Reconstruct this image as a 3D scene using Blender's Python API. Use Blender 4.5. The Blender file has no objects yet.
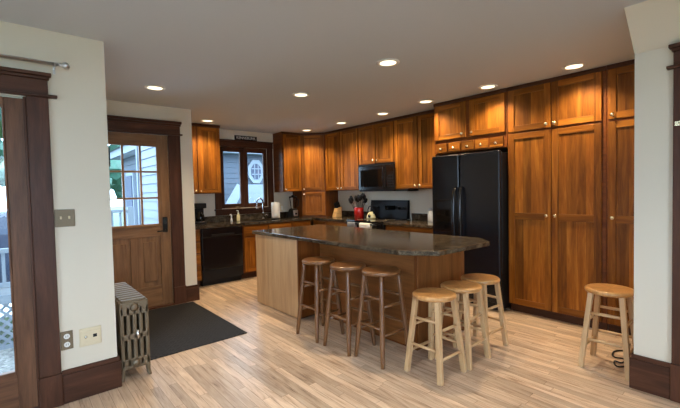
import bpy, bmesh, math, random
from mathutils import Vector, Matrix
random.seed(7)
S = bpy.context.scene
COL = S.collection
PI = math.pi

# ------------------------------------------------------------------ camera
yaw, pitch, roll, fpx = 0.705405, 0.034561, -0.022776, 384.5
EYE = Vector((0, 0, 1.3897))
F = Vector((math.sin(yaw)*math.cos(pitch), math.cos(yaw)*math.cos(pitch), -math.sin(pitch)))
R0 = Vector((math.cos(yaw), -math.sin(yaw), 0)); U0 = R0.cross(F)
Rv = R0*math.cos(roll) + U0*math.sin(roll); Uv = Rv.cross(F)
cd = bpy.data.cameras.new('camera'); co = bpy.data.objects.new('camera', cd); COL.objects.link(co)
co.matrix_world = Matrix(((Rv.x, Uv.x, -F.x, EYE.x), (Rv.y, Uv.y, -F.y, EYE.y), (Rv.z, Uv.z, -F.z, EYE.z), (0, 0, 0, 1)))
cd.sensor_width = 36; cd.lens = fpx/680*36; cd.clip_start = 0.05; cd.clip_end = 300
S.camera = co

# ------------------------------------------------------------------ world, daylight, exposure
S.view_settings.view_transform = 'Standard'
S.view_settings.look = 'None'
S.view_settings.gamma = 1
S.view_settings.exposure = 0.1
S.cycles.max_bounces = 10
S.cycles.diffuse_bounces = 6
S.cycles.sample_clamp_indirect = 6
w = bpy.data.worlds.new('sky'); S.world = w; w.use_nodes = True
bgn = w.node_tree.nodes['Background']
bgn.inputs[0].default_value = (0.54, 0.75, 1.0, 1); bgn.inputs[1].default_value = 14.0
CAN_W = 80.0
CAN_COL = (1.0, 0.76, 0.47)

def portal(loc, rot, sx, sy):
    l = bpy.data.lights.new('sky_portal', 'AREA'); l.shape = 'RECTANGLE'; l.size = sx; l.size_y = sy
    l.cycles.is_portal = True
    o = bpy.data.objects.new('sky_portal', l); o.location = loc; o.rotation_euler = rot; COL.objects.link(o)
def fill_light(name, loc, rot, sx, sy, e, col, spread=PI):
    l = bpy.data.lights.new(name, 'AREA'); l.shape = 'RECTANGLE'; l.size = sx; l.size_y = sy; l.energy = e; l.color = col; l.spread = spread
    o = bpy.data.objects.new(name, l); o.location = loc; o.rotation_euler = rot; COL.objects.link(o)
fill_light('rear_fill', (-0.2, -3.19, 1.45), (PI/2-.5, 0, 0), 2.6, 1.5, 16, (1.0, .92, .78))  # fill lamp added in the unseen rear opening to brighten the room
fill_light('side_fill', (-3.49, 0.2, 1.45), (PI/2-.4, 0, -PI/2), 1.8, 1.5, 12, (.85, .92, 1.0))  # second added fill, cooler, in the unseen side opening
fill_light('overhead_fill', (.65, .85, 2.47), (0, 0, 0), 1.0, 1.0, 25, (1.0, .98, .96), 2.1)  # bare overhead lamp added out of view to brighten the floor, no fixture
portal((-0.8, 3.30, 1.05), (-PI/2, 0, 0), 1.75, 1.95)      # patio doors
portal((1.09, 5.10, 1.5), (-PI/2, 0, 0), .56, .95)          # entry door window
portal((3.15, 6.40, 1.65), (-PI/2, 0, 0), .9, 1.05)         # sink window

# ------------------------------------------------------------------ materials
def new_mat(name):
    m = bpy.data.materials.new(name); m.use_nodes = True
    nt = m.node_tree; b = nt.nodes['Principled BSDF']
    return m, nt, b
def lin(r, g, b):
    f = lambda c: (c/255/12.92) if c/255 <= .04045 else ((c/255+.055)/1.055)**2.4
    return (f(r), f(g), f(b), 1)
def N(nt, t, **kw):
    n = nt.nodes.new(t)
    for k, v in kw.items():
        if k.startswith('i_'): n.inputs[int(k[2:])].default_value = v
        else: setattr(n, k, v)
    return n
def math_(nt, op, a, b=None):
    n = nt.nodes.new('ShaderNodeMath'); n.operation = op
    for i, v in enumerate((a, b)):
        if v is None: continue
        if isinstance(v, (int, float)): n.inputs[i].default_value = v
        else: nt.links.new(v, n.inputs[i])
    return n.outputs[0]
def mixc(nt, fac, a, b, bt='MIX'):
    n = nt.nodes.new('ShaderNodeMix'); n.data_type = 'RGBA'; n.blend_type = bt
    for i, v in ((0, fac), (6, a), (7, b)):
        if isinstance(v, (int, float, tuple)): n.inputs[i].default_value = v
        else: nt.links.new(v, n.inputs[i])
    return n.outputs[2]
def ramp(nt, fac, stops):
    n = nt.nodes.new('ShaderNodeValToRGB'); e = n.color_ramp.elements
    while len(e) < len(stops): e.new(.5)
    for el, (p, c) in zip(e, stops): el.position = p; el.color = c
    nt.links.new(fac, n.inputs[0]); return n.outputs[0]
def noise(nt, vec, scale=1., detail=4., rough=.55, dist=0.):
    n = nt.nodes.new('ShaderNodeTexNoise'); n.inputs['Scale'].default_value = scale; n.inputs['Detail'].default_value = detail
    n.inputs['Roughness'].default_value = rough; n.inputs['Distortion'].default_value = dist
    nt.links.new(vec, n.inputs['Vector']); return n.outputs[0]
def comb(nt, x, y, z=0.):
    n = nt.nodes.new('ShaderNodeCombineXYZ')
    for i, v in enumerate((x, y, z)):
        if isinstance(v, (int, float)): n.inputs[i].default_value = v
        else: nt.links.new(v, n.inputs[i])
    return n.outputs[0]
def bump(nt, b, h, strength=.2, dist=.01):
    n = nt.nodes.new('ShaderNodeBump'); n.inputs['Strength'].default_value = strength; n.inputs['Distance'].default_value = dist
    nt.links.new(h, n.inputs['Height']); nt.links.new(n.outputs[0], b.inputs['Normal'])

def wood(name, dark, mid, light, plank=.09, rough=.35, tone=.35, coat=0., stretch=1., spec=.5):
    """grain runs along U of the uv map; planks across V; each box has its own offset"""
    m, nt, b = new_mat(name)
    uv = nt.nodes.new('ShaderNodeUVMap'); sp = nt.nodes.new('ShaderNodeSeparateXYZ'); nt.links.new(uv.outputs[0], sp.inputs[0])
    u, v = sp.outputs[0], sp.outputs[1]
    idx = math_(nt, 'FLOOR', math_(nt, 'DIVIDE', v, plank))
    wn = nt.nodes.new('ShaderNodeTexWhiteNoise'); wn.noise_dimensions = '1D'; nt.links.new(idx, wn.inputs['W'])
    g1 = noise(nt, comb(nt, math_(nt, 'MULTIPLY', u, 1.6*stretch), math_(nt, 'MULTIPLY', v, 17*stretch), math_(nt, 'MULTIPLY', wn.outputs[0], 40)), 1, 5, .6, .6)
    g2 = noise(nt, comb(nt, math_(nt, 'MULTIPLY', u, 9*stretch), math_(nt, 'MULTIPLY', v, 260*stretch)), 1, 2, .5)
    g = math_(nt, 'ADD', math_(nt, 'MULTIPLY', g1, .75), math_(nt, 'MULTIPLY', g2, .25))
    c = ramp(nt, g, [(.30, dark), (.52, mid), (.72, light)])
    t = math_(nt, 'ADD', math_(nt, 'MULTIPLY', wn.outputs[0], tone), 1-tone*.6)
    mul = nt.nodes.new('ShaderNodeMix'); mul.data_type = 'RGBA'; mul.blend_type = 'MULTIPLY'; mul.inputs[0].default_value = 1
    nt.links.new(c, mul.inputs[6]); nt.links.new(comb(nt, t, t, t), mul.inputs[7])
    nt.links.new(mul.outputs[2], b.inputs['Base Color'])
    b.inputs['Specular IOR Level'].default_value = spec; b.inputs['Roughness'].default_value = rough; b.inputs['Coat Weight'].default_value = coat; b.inputs['Coat Roughness'].default_value = .25
    bump(nt, b, g2, .06, .002)
    return m
def plain(name, col, rough=.5, metal=0., bumps=None, coat=0., spec=.5):
    m, nt, b = new_mat(name)
    b.inputs['Roughness'].default_value = rough; b.inputs['Metallic'].default_value = metal; b.inputs['Coat Weight'].default_value = coat
    b.inputs['Specular IOR Level'].default_value = spec
    tc = nt.nodes.new('ShaderNodeTexCoord')
    n = noise(nt, tc.outputs['Object'], bumps[0] if bumps else 60, 3)
    k = bumps[2] if bumps and len(bumps) > 2 else .06
    nt.links.new(mixc(nt, n, tuple(c*(1-k) for c in col[:3])+(1,), tuple(min(1, c*(1+k)) for c in col[:3])+(1,)), b.inputs['Base Color'])
    if bumps: bump(nt, b, n, bumps[1], .005)
    return m
M = {}
M['cherry'] = wood('cherry cabinet wood', lin(92, 48, 10), lin(136, 82, 24), lin(172, 114, 42), .085, .46, .7, 0, 1., .2)
M['cherry_body'] = wood('cherry carcass wood', lin(84, 42, 12), lin(112, 60, 20), lin(134, 76, 28), .3, .45, .2, 0, 1., .25)
M['island'] = wood('island back veneer', lin(92, 53, 24), lin(128, 80, 40), lin(150, 99, 54), .3, .45, .15, 0, .7, .3)
M['trim'] = wood('dark stained trim', lin(52, 30, 20), lin(76, 46, 31), lin(96, 60, 42), .3, .42, .2, 0, 1., .22)
M['patio'] = wood('patio door wood', lin(70, 46, 32), lin(104, 71, 50), lin(126, 88, 64), .3, .42, .2, 0, 1., .22)
M['entry'] = wood('entry door oak', lin(88, 60, 38), lin(126, 92, 60), lin(148, 112, 76), .2, .4, .2, 0, 1., .3)
M['veneer'] = wood('pale island veneer', lin(160, 126, 90), lin(190, 156, 116), lin(208, 178, 138), .3, .45, .1, 0, .6)
M['maple'] = wood('natural stool wood', lin(166, 132, 92), lin(196, 162, 120), lin(214, 184, 142), .05, .34, .12, .15)
M['seat'] = wood('stool seat wood', lin(150, 104, 58), lin(186, 138, 84), lin(204, 160, 104), .05, .3, .25, .2)
M['walnut'] = wood('dark stool wood', lin(80, 48, 26), lin(116, 76, 42), lin(142, 98, 58), .05, .3, .12, .3)
M['block'] = wood('knife block wood', lin(170, 130, 80), lin(200, 160, 105), lin(215, 180, 125), .04, .4, .1)
M['wall'] = plain('warm white paint', lin(214, 206, 188), .65, 0, (180, .05, .01))
M['ceiling'] = plain('ceiling paint', lin(194, 199, 204), .8, 0, (220, .08, .01))
M['black'] = plain('black enamel', (.006, .006, .007, 1), .16, 0, None)
M['black_matte'] = plain('black plastic', (.009, .009, .010, 1), .42, 0, None, 0., .22)
M['fridge'] = plain('black fridge enamel', (.006, .008, .012, 1), .25, 0, (350, .05, .05), 0., .4)
M['glass_dark'] = plain('dark oven glass', (.004, .004, .004, 1), .05)
M['steel'] = plain('brushed steel', (.6, .6, .6, 1), .28, 1)
M['chrome'] = plain('polished chrome', (.75, .75, .75, 1), .12, 1)
M['brass'] = plain('warm nickel knob', (.92, .80, .56, 1), .2, 1)
M['bronze'] = plain('bronze plate', lin(112, 96, 72), .45, .3)
M['radiator'] = plain('radiator paint', lin(112, 98, 78), .42, .35, (40, .1, .15))
M['ivory'] = plain('ivory plastic', lin(214, 200, 168), .45)
M['white'] = plain('white plastic', lin(225, 225, 220), .5)
M['paper'] = plain('paper towel', lin(235, 235, 232), .9, 0, (90, .2, .03))
M['red'] = plain('red ceramic', lin(176, 30, 24), .25)
M['towel_white'] = plain('white cotton', lin(228, 224, 214), .95, 0, (160, .3, .05))
M['towel_grey'] = plain('grey cotton', lin(120, 122, 128), .95, 0, (160, .3, .1))
M['cream'] = plain('cream enamel', lin(228, 216, 168), .25)
M['siding'] = plain('blue grey siding', lin(50, 58, 70), .7, 0, (8, .05, .05))  # siding tone held low to offset the strong sky
M['white_out'] = plain('darkened white paint', lin(98, 105, 114), .7)  # white outdoor parts, colour darkened so the bright sky does not overexpose them
M['siding_pale'] = plain('pale blue siding', lin(94, 102, 113), .7)  # pale siding, also darkened in colour against the bright sky
M['concrete'] = plain('pale concrete', lin(225, 226, 228), .8, 0, (9, .1, .06))  # kept very bright so porch floor and pad bounce daylight indoors
M['roof'] = plain('roof shingles', lin(64, 68, 74), .9, 0, (20, .3, .2))
M['white_paint'] = plain('white outdoor paint', lin(232, 234, 236), .6)
M['deck_grey'] = plain('grey deck boards', lin(92, 94, 96), .8, 0, (12, .2, .15))
M['navy'] = plain('navy cover', lin(38, 46, 66), .7)
M['bark'] = plain('bark', lin(86, 70, 56), .9, 0, (20, .4, .3))
M['leaf'] = plain('green leaves', lin(44, 78, 46), .6, 0, (9, .3, .75))
M['leaf2'] = plain('deep green leaves', lin(36, 74, 58), .6, 0, (9, .3, .75))
M['leaf3'] = plain('pale green leaves', lin(74, 98, 60), .6, 0, (9, .3, .75))
M['cable'] = plain('black cable', (.01, .01, .01, 1), .5)
M['letter'] = plain('white lettering', lin(225, 222, 214), .6)

def granite():
    m, nt, b = new_mat('dark granite'); tc = nt.nodes.new('ShaderNodeTexCoord')
    a = noise(nt, tc.outputs['Object'], 9, 7, .72, 1.2); c = noise(nt, tc.outputs['Object'], 110, 3, .6)
    f = math_(nt, 'ADD', math_(nt, 'MULTIPLY', a, .6), math_(nt, 'MULTIPLY', c, .4))
    nt.links.new(ramp(nt, f, [(.36, (.010, .008, .006, 1)), (.47, (.034, .025, .017, 1)), (.56, (.10, .076, .05, 1)), (.66, (.22, .18, .125, 1))]), b.inputs['Base Color'])
    b.inputs['Roughness'].default_value = .13
    return m
M['granite'] = granite()
def floor_mat():
    m, nt, b = new_mat('oak strip floor'); tc = nt.nodes.new('ShaderNodeTexCoord'); sp = nt.nodes.new('ShaderNodeSeparateXYZ')
    nt.links.new(tc.outputs['Object'], sp.inputs[0]); x, y = sp.outputs[0], sp.outputs[1]
    W, Ln = .058, .85
    rx = math_(nt, 'DIVIDE', x, W); row = math_(nt, 'FLOOR', rx)
    w1 = nt.nodes.new('ShaderNodeTexWhiteNoise'); w1.noise_dimensions = '1D'; nt.links.new(row, w1.inputs['W'])
    ry = math_(nt, 'ADD', math_(nt, 'DIVIDE', y, Ln), math_(nt, 'MULTIPLY', w1.outputs[0], 13.7)); col = math_(nt, 'FLOOR', ry)
    w2 = nt.nodes.new('ShaderNodeTexWhiteNoise'); w2.noise_dimensions = '2D'; nt.links.new(comb(nt, row, col), w2.inputs['Vector'])
    r = w2.outputs[0]
    g1 = noise(nt, comb(nt, math_(nt, 'MULTIPLY', x, 16), math_(nt, 'MULTIPLY', y, 1.6), math_(nt, 'MULTIPLY', r, 60)), 1, 5, .6, 1.6)
    g2 = noise(nt, comb(nt, math_(nt, 'MULTIPLY', x, 190), math_(nt, 'MULTIPLY', y, 7), r), 1, 3, .55)
    g = math_(nt, 'ADD', math_(nt, 'MULTIPLY', g1, .7), math_(nt, 'MULTIPLY', g2, .3))
    c = ramp(nt, g, [(.30, lin(120, 92, 70)), (.45, lin(190, 165, 142)), (.62, lin(212, 190, 168)), (.8, lin(224, 206, 186))])
    t = math_(nt, 'ADD', math_(nt, 'MULTIPLY', r, .40), .74)
    c = mixc(nt, 1., c, comb(nt, t, t, math_(nt, 'MULTIPLY', t, .99)), 'MULTIPLY')
    fx = math_(nt, 'FRACT', rx); fy = math_(nt, 'FRACT', ry)
    gap = math_(nt, 'MAXIMUM', math_(nt, 'LESS_THAN', fx, .04), math_(nt, 'LESS_THAN', fy, .003))
    c = mixc(nt, math_(nt, 'MULTIPLY', gap, .75), c, lin(96, 66, 42))
    nt.links.new(c, b.inputs['Base Color']); b.inputs['Roughness'].default_value = .33
    bump(nt, b, math_(nt, 'SUBTRACT', math_(nt, 'MULTIPLY', g2, .3), gap), .12, .002)
    return m
M['floor'] = floor_mat()
def mat_rubber():
    m, nt, b = new_mat('ribbed rubber mat'); tc = nt.nodes.new('ShaderNodeTexCoord'); sp = nt.nodes.new('ShaderNodeSeparateXYZ')
    nt.links.new(tc.outputs['Object'], sp.inputs[0]); x, y = sp.outputs[0], sp.outputs[1]
    s = math_(nt, 'SINE', math_(nt, 'MULTIPLY', math_(nt, 'ADD', x, y), 150)); t = math_(nt, 'SINE', math_(nt, 'MULTIPLY', math_(nt, 'SUBTRACT', x, y), 150))
    ck = math_(nt, 'SINE', math_(nt, 'MULTIPLY', x, 52)); ck2 = math_(nt, 'SINE', math_(nt, 'MULTIPLY', y, 52))
    sel = math_(nt, 'GREATER_THAN', math_(nt, 'MULTIPLY', ck, ck2), 0)
    h = math_(nt, 'ADD', math_(nt, 'MULTIPLY', s, sel), math_(nt, 'MULTIPLY', t, math_(nt, 'SUBTRACT', 1, sel)))
    nt.links.new(mixc(nt, math_(nt, 'MULTIPLY', math_(nt, 'ADD', h, 1), .5), (.012, .012, .014, 1), (.034, .034, .037, 1)), b.inputs['Base Color'])
    b.inputs['Roughness'].default_value = .7; b.inputs['Specular IOR Level'].default_value = .15; bump(nt, b, h, .5, .004)
    return m
M['mat'] = mat_rubber()
def glass():
    m, nt, b = new_mat('window glass'); nt.nodes.remove(b)
    out = [n for n in nt.nodes if n.type == 'OUTPUT_MATERIAL'][0]
    t = nt.nodes.new('ShaderNodeBsdfTransparent'); t.inputs[0].default_value = (.97, .985, .98, 1)
    g = nt.nodes.new('ShaderNodeBsdfGlossy'); g.inputs['Roughness'].default_value = .02
    fr = nt.nodes.new('ShaderNodeFresnel'); fr.inputs[0].default_value = 1.3
    mx = nt.nodes.new('ShaderNodeMixShader'); nt.links.new(fr.outputs[0], mx.inputs[0]); nt.links.new(t.outputs[0], mx.inputs[1]); nt.links.new(g.outputs[0], mx.inputs[2])
    nt.links.new(mx.outputs[0], out.inputs[0]); return m
M['glass'] = glass()
def emit(name, col, s):
    m, nt, b = new_mat(name); b.inputs['Base Color'].default_value = (.8, .8, .8, 1)
    b.inputs['Emission Color'].default_value = col; b.inputs['Emission Strength'].default_value = s; return m
M['lamp'] = emit('lit bulb face', (1, .84, .56, 1), 2.4)
def grass():
    m, nt, b = new_mat('lawn'); tc = nt.nodes.new('ShaderNodeTexCoord')
    a = noise(nt, tc.outputs['Object'], .5, 4); c = noise(nt, tc.outputs['Object'], 30, 3)
    f = math_(nt, 'ADD', math_(nt, 'MULTIPLY', a, .5), math_(nt, 'MULTIPLY', c, .5))
    nt.links.new(ramp(nt, f, [(.35, lin(28, 52, 24)), (.55, lin(46, 74, 36)), (.75, lin(66, 88, 46))]), b.inputs['Base Color']); b.inputs['Roughness'].default_value = .9
    return m
M['grass'] = grass()
def gravel():
    m, nt, b = new_mat('gravel'); tc = nt.nodes.new('ShaderNodeTexCoord')
    a = noise(nt, tc.outputs['Object'], 22, 5, .7)
    nt.links.new(ramp(nt, a, [(.35, lin(60, 58, 56)), (.55, lin(104, 102, 98)), (.7, lin(140, 138, 134))]), b.inputs['Base Color']); b.inputs['Roughness'].default_value = .95
    bump(nt, b, a, .4, .03); return m
M['gravel'] = gravel()

# ------------------------------------------------------------------ mesh builder
IDN = Matrix.Identity(4)
class MB:
    def __init__(s):
        s.bm = bmesh.new(); s.uv = s.bm.loops.layers.uv.new('UVMap')
    def box(s, x0, x1, y0, y1, z0, z1, g=2, m=IDN):
        lo = (min(x0, x1), min(y0, y1), min(z0, z1)); hi = (max(x0, x1), max(y0, y1), max(z0, z1))
        ou, ov = random.random()*20, random.randrange(400)*7.31
        L = [Vector((hi[0] if i & 1 else lo[0], hi[1] if i & 2 else lo[1], hi[2] if i & 4 else lo[2])) for i in range(8)]
        V = [s.bm.verts.new(m @ p) for p in L]
        for q, ax in (((0, 2, 3, 1), 2), ((4, 5, 7, 6), 2), ((0, 1, 5, 4), 1), ((2, 6, 7, 3), 1), ((0, 4, 6, 2), 0), ((1, 3, 7, 5), 0)):
            f = s.bm.faces.new([V[i] for i in q])
            if m.determinant() < 0: f.normal_flip()
            rest = [a for a in range(3) if a != ax]
            if g in rest: ua, va = g, [a for a in rest if a != g][0]
            else: ua, va = rest
            ix = {V[i]: L[i] for i in q}
            for l in f.loops: l[s.uv].uv = (ix[l.vert][ua]+ou, ix[l.vert][va]+ov)
        return s
    def rings(s, rings, cap=True, smooth=True, closed=False):
        """rings: list of lists of points, same count; skinned along the list"""
        ou, ov = random.random()*20, random.randrange(400)*7.31
        vs = [[s.bm.verts.new(p) for p in r] for r in rings]; n = len(rings[0]); d = 0.
        pairs = list(zip(range(len(vs)-1), range(1, len(vs))))
        if closed: pairs.append((len(vs)-1, 0))
        for a, b in pairs:
            da = d; d += max((vs[b][0].co-vs[a][0].co).length, 1e-4); per = sum((vs[a][i].co-vs[a][(i+1) % n].co).length for i in range(n))/n
            for i in range(n):
                j = (i+1) % n
                f = s.bm.faces.new((vs[a][i], vs[a][j], vs[b][j], vs[b][i])); f.smooth = smooth
                for l, uvv in zip(f.loops, ((da, i*per), (da, (i+1)*per), (d, (i+1)*per), (d, i*per))): l[s.uv].uv = (uvv[0]+ou, uvv[1]+ov)
        if cap and not closed:
            for r, fl in ((vs[0], True), (vs[-1], False)):
                f = s.bm.faces.new(list(reversed(r)) if fl else r)
                for l in f.loops: l[s.uv].uv = (l.vert.co.x+l.vert.co.z*.3+ou, l.vert.co.y+l.vert.co.z+ov)
        return s
    def tube(s, pts, r, n=10, cap=True, closed=False):
        pts = [Vector(p) for p in pts]; rs = r if isinstance(r, (list, tuple)) else [r]*len(pts); R = []
        up = None
        for i, p in enumerate(pts):
            a = pts[i-1] if (i > 0 or closed) else p; b = pts[(i+1) % len(pts)] if (i < len(pts)-1 or closed) else p
            t = (b-a).normalized()
            if up is None: up = Vector((0, 0, 1)) if abs(t.z) < .9 else Vector((1, 0, 0))
            x = up.cross(t).normalized(); y = t.cross(x); up = y
            R.append([p + (x*math.cos(2*PI*k/n)+y*math.sin(2*PI*k/n))*rs[i] for k in range(n)])
        return s.rings(R, cap, True, closed)
    def lathe(s, prof, c=(0, 0, 0), n=28, axis=2, cap=True):
        """prof: (r, h) list"""
        c = Vector(c); R = []
        for r, h in prof:
            r = max(r, 1e-4); ring = []
            for k in range(n):
                a = 2*PI*k/n; p = (r*math.cos(a), r*math.sin(a), h)
                if axis == 0: p = (h, p[0], p[1])
                if axis == 1: p = (p[1], h, p[0])
                ring.append(c+Vector(p))
            R.append(ring)
        return s.rings(R, cap)
    def prism(s, poly, z0, z1, m=IDN, smooth=False):
        return s.rings([[m @ Vector((x, y, z0)) for x, y in poly], [m @ Vector((x, y, z1)) for x, y in poly]], True, smooth)
    def bar(s, p, q, wx, wy, t=1., refx=None):
        """square bar from p to q, tapering by t at q"""
        p, q = Vector(p), Vector(q); d = (q-p).normalized(); x = (refx or Vector((1, 0, 0))); x = (x-d*x.dot(d)).normalized(); y = d.cross(x)
        R = []
        for c, k in ((p, 1.), (q, t)):
            R.append([c+x*wx*k*sx/2+y*wy*k*sy/2 for sx, sy in ((-1, -1), (1, -1), (1, 1), (-1, 1))])
        return s.rings(R, True, False)
    def build(s, name, mat, parent=None, bevel=0., seg=2, local=False):
        bmesh.ops.recalc_face_normals(s.bm, faces=s.bm.faces)
        if parent is not None and not local:
            o = Vector((0, 0, 0)); q = parent
            while q: o += q.location; q = q.parent
            bmesh.ops.translate(s.bm, vec=-o, verts=s.bm.verts)
        me = bpy.data.meshes.new(name); s.bm.to_mesh(me); s.bm.free()
        me.materials.append(M[mat] if isinstance(mat, str) else mat)
        ob = bpy.data.objects.new(name, me); COL.objects.link(ob); ob.parent = parent
        if bevel:
            b = ob.modifiers.new('bevel', 'BEVEL'); b.width = bevel; b.segments = seg; b.limit_method = 'ANGLE'; b.angle_limit = math.radians(40)
        return ob
def thing(name, label, cat, loc=(0, 0, 0), group=None):
    o = bpy.data.objects.new(name, None); o.empty_display_size = .1; COL.objects.link(o); o.location = loc
    o['label'] = label; o['category'] = cat
    if group: o['group'] = group
    return o
def tag(o, label, cat, group=None):
    o['label'] = label; o['category'] = cat
    if group: o['group'] = group
    return o
def struct(o, label=None):
    o['kind'] = 'structure'
    if label: o['label'] = label
    return o
def copy_thing(o, loc, label, rz=0.):
    r = o.copy(); COL.objects.link(r); r.location = loc; r.rotation_euler = (0, 0, rz); r['label'] = label
    def rec(a, b):
        for ch in a.children:
            c = ch.copy(); COL.objects.link(c); c.parent = b; rec(ch, c)
    rec(o, r); return r
def frame(o, u, n):
    """local (u, v=z, n outwards) -> world"""
    o, u, n = Vector(o), Vector(u).normalized(), Vector(n).normalized(); v = Vector((0, 0, 1))
    return Matrix(((u.x, v.x, n.x, o.x), (u.y, v.y, n.y, o.y), (u.z, v.z, n.z, o.z), (0, 0, 0, 1)))

# ------------------------------------------------------------------ room shell
ZC = 2.481; YL = 3.165; XA = .536; YD = 5.045; XE = 1.803; YS = 6.28; XR = 4.77; XW = 3.18; YW = .684
def slab(name, boxes, mat, bevel=0, parent=None, g=2):
    b = MB()
    for x in boxes: b.box(*x, g=g)
    return b.build(name, mat, parent, bevel)
FOOT = [(-3.7, 4.92, -3.4, YL+.15), (XA-.15, 4.92, YL+.15, 5.2), (XE-.265, 4.92, 5.2, 6.43)]
struct(slab('floor', [f+(-.12, 0) for f in FOOT], 'floor'))
struct(slab('ceiling', [f+(ZC, ZC+.15) for f in FOOT], 'ceiling'))
struct(slab('wall_left', [(-3.7, -1.75, YL, YL+.15, 0, ZC), (-1.75, .085, YL, YL+.15, 2.03, ZC), (.085, XA, YL, YL+.15, 0, ZC), (XA-.15, XA, YL+.15, 5.2, 0, ZC)], 'wall'))
struct(slab('wall_entry', [(XA, .66, YD, 5.2, 0, ZC), (.66, 1.505, YD, 5.2, 2.13, ZC), (1.505, XE, YD, 5.2, 0, ZC), (XE-.265, XE, 5.2, 6.43, 0, ZC)], 'wall'))
struct(slab('wall_back', [(XE, 2.70, YS, 6.43, 0, ZC), (2.70, 3.60, YS, 6.43, 0, 1.13), (2.70, 3.60, YS, 6.43, 2.19, ZC), (3.60, XR, YS, 6.43, 0, ZC)], 'wall'))
struct(slab('wall_right', [(XR, 4.92, YW, 6.43, 0, ZC)], 'wall'))
struct(slab('wall_front', [(XW, 4.92, -3.4, YW, 0, ZC)], 'wall'))
struct(slab('wall_rear', [(-3.7, -1.5, -3.4, -3.2, 0, ZC), (1.1, XW, -3.4, -3.2, 0, ZC), (-1.5, 1.1, -3.4, -3.2, 0, .7), (-1.5, 1.1, -3.4, -3.2, 2.2, ZC)], 'wall'))
struct(slab('wall_side', [(-3.7, -3.5, -3.2, -.7, 0, ZC), (-3.7, -3.5, 1.1, YL, 0, ZC), (-3.7, -3.5, -.7, 1.1, 0, .7), (-3.7, -3.5, -.7, 1.1, 2.2, ZC)], 'wall'))
b = MB(); b.prism([(2.927, ZC), (XW, ZC), (XW, 2.249)], -3.2, YW, Matrix(((1, 0, 0, 0), (0, 0, 1, 0), (0, 1, 0, 0), (0, 0, 0, 1))))
struct(b.build('ceiling_soffit', 'wall'))

# trim: baseboards and casings
def base(name, boxes):
    b = MB()
    for (x0, x1, y0, y1, h, g, cx, cy) in boxes:
        b.box(x0, x1, y0, y1, 0, h-.03, g); b.box(x0+(cx if cx > 0 else 0), x1+(cx if cx < 0 else 0), y0+(cy if cy > 0 else 0), y1+(cy if cy < 0 else 0), h-.03, h, g)
    return struct(b.build(name, 'trim', None, .004))
base('baseboard_left', [(.207, XA+.02, YL-.022, YL, .225, 0, -.008, .008), (XA, XA+.02, YL, YD-.02, .225, 1, -.008, 0)])
base('baseboard_entry', [(1.657, XE+.02, YD-.022, YD, .205, 0, -.008, .008), (XE, XE+.02, YD, 5.63, .205, 1, -.008, 0)])
base('baseboard_front', [(XW-.022, XW, .489, YW+.02, .235, 1, .008, -.008), (XW, 4.10, YW, YW+.02, .235, 0, 0, -.008)])

def casing(name, boxes):
    b = MB()
    for bx in boxes: b.box(*bx[:6], g=bx[6])
    return struct(b.build(name, 'trim', None, .004))
# patio opening casing with header
casing('trim_1', [(.090, .205, YL-.022, YL, .215, 2.036, 2), (.084, .209, YL-.030, YL, 0, .215, 2), (-1.86, .252, YL-.045, YL, 2.036, 2.054, 0), (-1.86, .205, YL-.024, YL, 2.054, 2.150, 0),
                  (-1.87, .213, YL-.036, YL, 2.150, 2.170, 0), (-1.88, .224, YL-.05, YL, 2.170, 2.192, 0), (-1.86, -1.755, YL-.022, YL, 0, 2.036, 2)])
# entry casing with header
casing('trim_2', [(1.510, 1.648, YD-.022, YD, .22, 2.13, 2), (1.506, 1.655, YD-.030, YD, 0, .22, 2), (XA+.002, .655, YD-.022, YD, 0, 2.13, 2), (XA+.002, 1.672, YD-.045, YD, 2.13, 2.148, 0), (XA+.002, 1.648, YD-.024, YD, 2.148, 2.245, 0),
                  (XA+.002, 1.656, YD-.036, YD, 2.245, 2.270, 0), (XA+.002, 1.664, YD-.052, YD, 2.270, 2.302, 0)])
# sink window casing, sill and apron
casing('trim_3', [(2.59, 2.70, YS-.022, YS, 1.12, 2.19, 2), (3.60, 3.715, YS-.022, YS, 1.12, 2.19, 2), (2.585, 3.72, YS-.024, YS, 2.19, 2.29, 0), (2.58, 3.725, YS-.036, YS, 2.29, 2.312, 0),
                  (2.575, 3.73, YS-.06, YS, 1.095, 1.122, 0), (2.59, 3.715, YS-.022, YS, 1.015, 1.095, 0)])
# casing of the doorway at the right edge
casing('trim_4', [(XW-.022, XW, .36, .484, .24, 2.10, 2), (XW-.03, XW, .355, .489, 0, .24, 2), (XW-.05, XW, -.6, .515, 2.10, 2.118, 1), (XW-.024, XW, -.6, .484, 2.118, 2.205, 1), (XW-.036, XW, -.6, .492, 2.205, 2.225, 1), (XW-.05, XW, -.6, .505, 2.225, 2.248, 1), (XW-.022, XW, -.6, -.48, 0, 2.10, 2)])

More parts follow.
